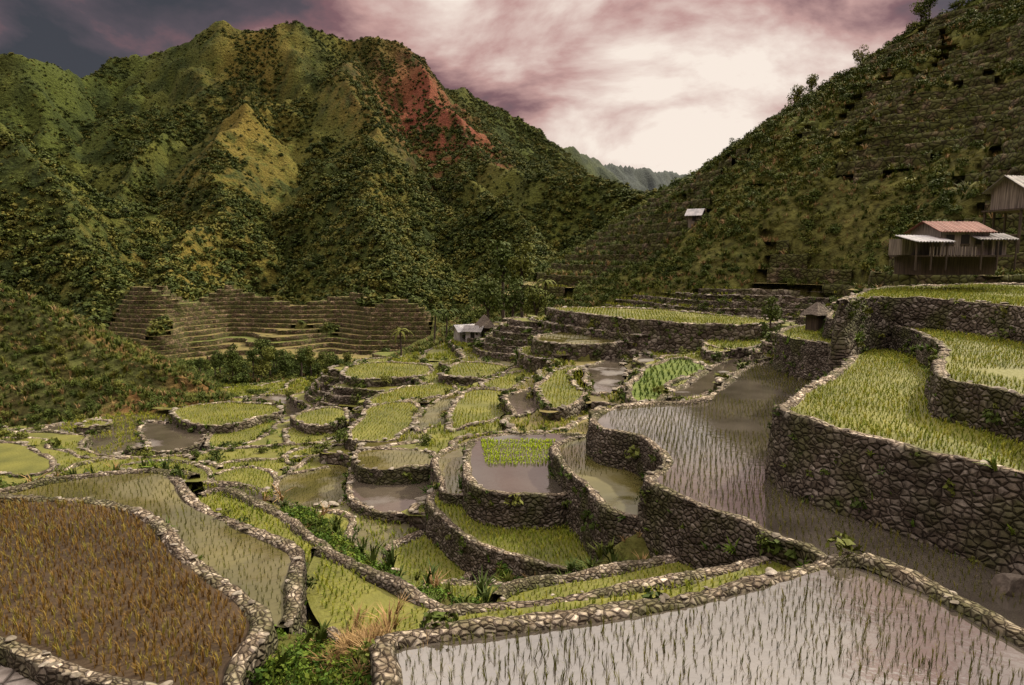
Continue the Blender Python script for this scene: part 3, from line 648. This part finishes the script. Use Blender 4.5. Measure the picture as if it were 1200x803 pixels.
def bx(name,par,x0,x1,y0,y1,z0,z1,m):
    V=[(x,y,z) for z in(z0,z1) for y in(y0,y1) for x in(x0,x1)]
    return mesh_obj(name,V,[(0,2,3,1),(4,5,7,6),(0,1,5,4),(2,6,7,3),(0,4,6,2),(1,3,7,5)],m,parent=par)
def panel(name,par,x0,x1,ya,za,yb,zb,m,corr=.035,th=.05):
    nxx=int((x1-x0)/.06)+2;V=[];F=[]
    for s in(0,1):
        for k in range(nxx):
            x=x0+(x1-x0)*k/(nxx-1);dz=corr*math.sin(k*math.pi/2*.9)
            V.append((x,ya,za+dz-s*th));V.append((x,yb,zb+dz-s*th))
    o=2*nxx
    for k in range(nxx-1):
        a=2*k;F.append((a,a+2,a+3,a+1));F.append((o+a,o+a+1,o+a+3,o+a+2));F.append((a,o+a,o+a+2,a+2));F.append((a+1,a+3,o+a+3,o+a+1))
    F.append((0,1,o+1,o));F.append((2*nxx-2,o+2*nxx-2,o+2*nxx-1,2*nxx-1))
    return mesh_obj(name,V,F,m,parent=par)
def gable(name,par,x0,x1,y0,y1,ze,zr,m,ov=.4,wallm=None):
    ym=(y0+y1)/2;sl=(zr-ze)/(ym-y0)
    panel(name+'_front',par,x0-ov,x1+ov,y0-ov,ze-ov*sl,ym,zr,m);panel(name+'_back',par,x0-ov,x1+ov,y1+ov,ze-ov*sl,ym+.01,zr+.01,m)
    if wallm:
        for nm,x in(('gable_left',x0+.01),('gable_right',x1-.01)):
            mesh_obj(nm,[(x,y0,ze),(x,y1,ze),(x,ym,zr-.06),(x+.03,y0,ze),(x+.03,y1,ze),(x+.03,ym,zr-.06)],[(0,1,2),(5,4,3)],wallm,parent=par)
a=WD(1110,299,50)
h=empty('village_house',(a[0],a[1],a[2]),.12,.88)
bx('floor_deck',h,-3.6,3.8,-2.4,2.2,-.15,0,m_dk)
bx('main_walls',h,-2.0,2.3,-1.6,1.9,0,2.0,m_pl);gable('main_roof',h,-2.0,2.3,-1.6,1.9,2.0,2.75,m_rust,.35,m_pl)
bx('side_room_walls',h,2.31,3.6,-1.9,1.5,0,1.35,m_pl);panel('side_room_roof',h,.6,4.1,-2.5,1.25,-.9,1.75,m_grey)
panel('lean_to_roof',h,-4.9,-1.6,-2.8,1.05,-.2,1.6,m_zinc);bx('lean_to_wall',h,-4.4,-2.01,-.4,1.2,0,1.3,m_pl)
for i,x in enumerate((-4.7,-3.4,-2.1,.9,2.3,3.9)):bx('post_%d'%i,h,x,x+.1,-2.5,-2.4,-1.2,1.1,m_dk)
for i,x in enumerate((-1.5,-.2,1.1)):
    bx('window_opening_%d'%i,h,x,x+.7,-1.63,-1.58,.9,1.6,m_dark);bx('window_sill_%d'%i,h,x-.05,x+.75,-1.7,-1.632,.82,.9,m_dk)
bx('door',h,2.6,3.2,-1.93,-1.88,0,1.1,m_dark);bx('understorey',h,-3.2,3.4,-1.2,2.0,-1.6,-.15,m_dk)
for i in range(14):bx('fence_rail_%d'%i,h,-3.5+i*.3,-3.44+i*.3,-2.46,-2.4,-.1,.65,m_pl)
a=WD(1192,256,54);h=empty('stilt_house',(a[0],a[1],a[2]),.2,.9)
bx('floor',h,-1.7,3,-2,2,.6,.75,m_dk);bx('walls',h,-1.2,3,-1.6,1.6,.75,2.6,m_pl);gable('roof',h,-1.2,3,-1.6,1.6,2.6,3.6,m_grey,.5,m_pl)
bx('window_opening',h,-.6,.3,-1.63,-1.58,1.5,2.2,m_dark);bx('door',h,.8,1.5,-1.63,-1.58,.75,2.3,m_dark)
for i,x in enumerate((-1.6,-.6,.6,2.2)):
    for j,y in enumerate((-1.8,1.7)):bx('stilt_%d_%d'%(i,j),h,x,x+.15,y,y+.15,-3,.6,m_dk)
bx('railing',h,-1.7,3,-2.02,-1.97,1.2,1.28,m_pl)
def hut(name,px,py,D,w,hh,m_r,rot,steep=1.,wm=None):
    if D is None:
        for D in np.arange(50,300,.5):
            a=WD(px,py,D)
            if HTp(a[0],a[1])>a[2]:break
        zz=HTp(a[0],a[1])
    else:
        a=WD(px,py,D);zz=max(a[2],HTp(a[0],a[1]))
    h=empty(name,(a[0],a[1],zz),rot);wm=wm or m_pl
    bx('walls',h,-w/2,w/2,-w*.4,w*.4,-3,hh,wm);gable('roof',h,-w/2,w/2,-w*.4,w*.4,hh,hh+w*.4*steep,m_r,.5,wm)
    bx('door',h,-.3,.35,-w*.4-.03,-w*.4+.02,0,hh*.75,m_dark);bx('window',h,w*.25,w*.4,-w*.4-.03,-w*.4+.02,hh*.4,hh*.75,m_dark);return h
m_white=tin('whitewashed_board',(.3,.3,.3),(.5,.5,.52))
hut('valley_house',545,405,105,2.8,2.0,m_zinc,.5,.6,m_white);hut('valley_house',556,408,103,2.2,1.4,m_grey,-.3,.6,m_white);hut('ridge_hut',815,262,None,2.0,1.3,m_zinc,-.6,.9)
def thatch_hut(px,py,D,r,hh):
    a=WD(px,py,D);zz=max(a[2],HTp(a[0],a[1]));h=empty('thatched_hut',(a[0],a[1],zz),.4);bx('walls',h,-r*.55,r*.55,-r*.55,r*.55,-2,hh*.4,m_dk)
    V=[];F=[];n=4
    for k,(rr,z) in enumerate(((r,hh*.3),(r*.6,hh*.62),(r*.12,hh),(0.01,hh*1.03))):
        for j in range(16):
            an=2*math.pi*j/16;q=1/max(abs(math.cos(an)),abs(math.sin(an)))**.6;V.append((rr*q*math.cos(an),rr*q*math.sin(an),z+random.uniform(-.05,.05)))
    for k in range(3):
        for j in range(16):F.append((k*16+j,k*16+(j+1)%16,(k+1)*16+(j+1)%16,(k+1)*16+j))
    mesh_obj('thatch_roof',V,F,m_th,parent=h)
thatch_hut(568,406,104,1.6,2.6);thatch_hut(957,374,50,.95,1.2)
me=make_rock(77,.8);me.materials.clear();m_bd,nt,b=mat('boulder_rock');n=noise(nt,4,6);nt.links.new(ramp(nt,n.outputs[0],[(.3,(.06,.05,.04)),(.7,(.17,.145,.12))]),b.inputs['Base Color']);b.inputs['Roughness'].default_value=.9;bump(nt,b,n.outputs[0],.08);me.materials.append(m_bd)
o=bpy.data.objects.new('boulder',me);a=W(1185,688,-7.9);o.location=(a[0],a[1],-7.85);o.scale=(.75,.7,.75);bpy.context.scene.collection.objects.link(o)

# ---------------- light, sky, camera ----------------
sc=bpy.context.scene
wd=bpy.data.worlds.new('World');sc.world=wd;wd.use_nodes=True;nt=wd.node_tree;nt.nodes.clear()
out=nd(nt,'ShaderNodeOutputWorld');el=math.radians(40);az=math.radians(58)
sky=nd(nt,'ShaderNodeTexSky',sky_type='NISHITA');sky.sun_disc=False;sky.sun_elevation=el;sky.sun_rotation=az
b1=nd(nt,'ShaderNodeBackground');b1.inputs[1].default_value=.06;nt.links.new(sky.outputs[0],b1.inputs[0])
tc=nd(nt,'ShaderNodeTexCoord');sx=nd(nt,'ShaderNodeSeparateXYZ');nt.links.new(tc.outputs['Generated'],sx.inputs[0])
def M_(op,a,b=None,c_=None,clamp=False):
    n=nd(nt,'ShaderNodeMath',operation=op,use_clamp=clamp)
    for i,v in enumerate((a,b,c_)):
        if v is None:continue
        if isinstance(v,(int,float)):n.inputs[i].default_value=v
        else:nt.links.new(v,n.inputs[i])
    return n.outputs[0]
zc=M_('MAXIMUM',sx.outputs[2],0.0)
cb=nd(nt,'ShaderNodeCombineXYZ');nt.links.new(M_('MULTIPLY',sx.outputs[0],1.6),cb.inputs[0]);nt.links.new(M_('MULTIPLY',sx.outputs[1],1.6),cb.inputs[1]);nt.links.new(M_('MULTIPLY',sx.outputs[2],3.6),cb.inputs[2])
n1_=noise(nt,2.5,8,cb.outputs[0]);n1_.inputs['Distortion'].default_value=.3;n1_.inputs['Roughness'].default_value=.56
def dot(v):
    l=math.sqrt(sum(q*q for q in v));d=nd(nt,'ShaderNodeVectorMath',operation='DOT_PRODUCT');nt.links.new(tc.outputs['Generated'],d.inputs[0]);d.inputs[1].default_value=tuple(q/l for q in v);return d.outputs['Value']
def lobe(v,p,k):return M_('MULTIPLY',M_('POWER',M_('MAXIMUM',dot(v),0.),p),k)
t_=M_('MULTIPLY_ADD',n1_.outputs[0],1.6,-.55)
for v,p,k in(((.27,1,.11),80.,.58),((.55,1,.17),60.,.18),((-.55,1,.30),14.,-.02),((.12,1,.36),60.,-.16),((.3,1,.2),120.,-.10),((.5,1,.36),70.,-.04),((.1,1,.60),16.,.85),((.9,.3,.5),4.,.3)):  # the strong high lobe is an added glow above frame for paddies to mirror
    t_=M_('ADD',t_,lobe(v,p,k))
t_=M_('ADD',t_,M_('MULTIPLY',M_('SUBTRACT',zc,.38),1.5,None,True))  # lifts the unseen upper sky towards cream, added as ambient fill
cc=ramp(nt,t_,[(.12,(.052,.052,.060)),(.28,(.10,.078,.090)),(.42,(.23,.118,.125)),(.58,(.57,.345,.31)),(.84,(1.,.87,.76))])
b2=nd(nt,'ShaderNodeBackground');nt.links.new(cc,b2.inputs[0]);nt.links.new(M_('MULTIPLY_ADD',M_('MULTIPLY',M_('SUBTRACT',zc,.36),5.,None,True),1.5,1.0),b2.inputs[1])  # extra strength added high in the sky to brighten water and land
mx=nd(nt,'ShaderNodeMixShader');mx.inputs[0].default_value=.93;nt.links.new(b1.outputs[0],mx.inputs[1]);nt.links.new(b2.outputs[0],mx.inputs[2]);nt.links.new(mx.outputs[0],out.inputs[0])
sl=bpy.data.lights.new('sun','SUN');sl.energy=5.;sl.angle=math.radians(2);sl.color=(1,.86,.62);so=bpy.data.objects.new('sun',sl);sc.collection.objects.link(so)
so.rotation_euler=Vector((math.sin(az)*math.cos(el),math.cos(az)*math.cos(el),math.sin(el))).to_track_quat('Z','Y').to_euler()
cd_=bpy.data.cameras.new('camera');cd_.lens=24;cd_.sensor_width=36;cd_.clip_end=6000;cd_.clip_start=.1
co=bpy.data.objects.new('camera',cd_);co.rotation_euler=(math.pi/2-PITCH,0,0);sc.collection.objects.link(co);sc.camera=co
sc.view_settings.view_transform='Standard';sc.view_settings.look='None';sc.view_settings.exposure=0
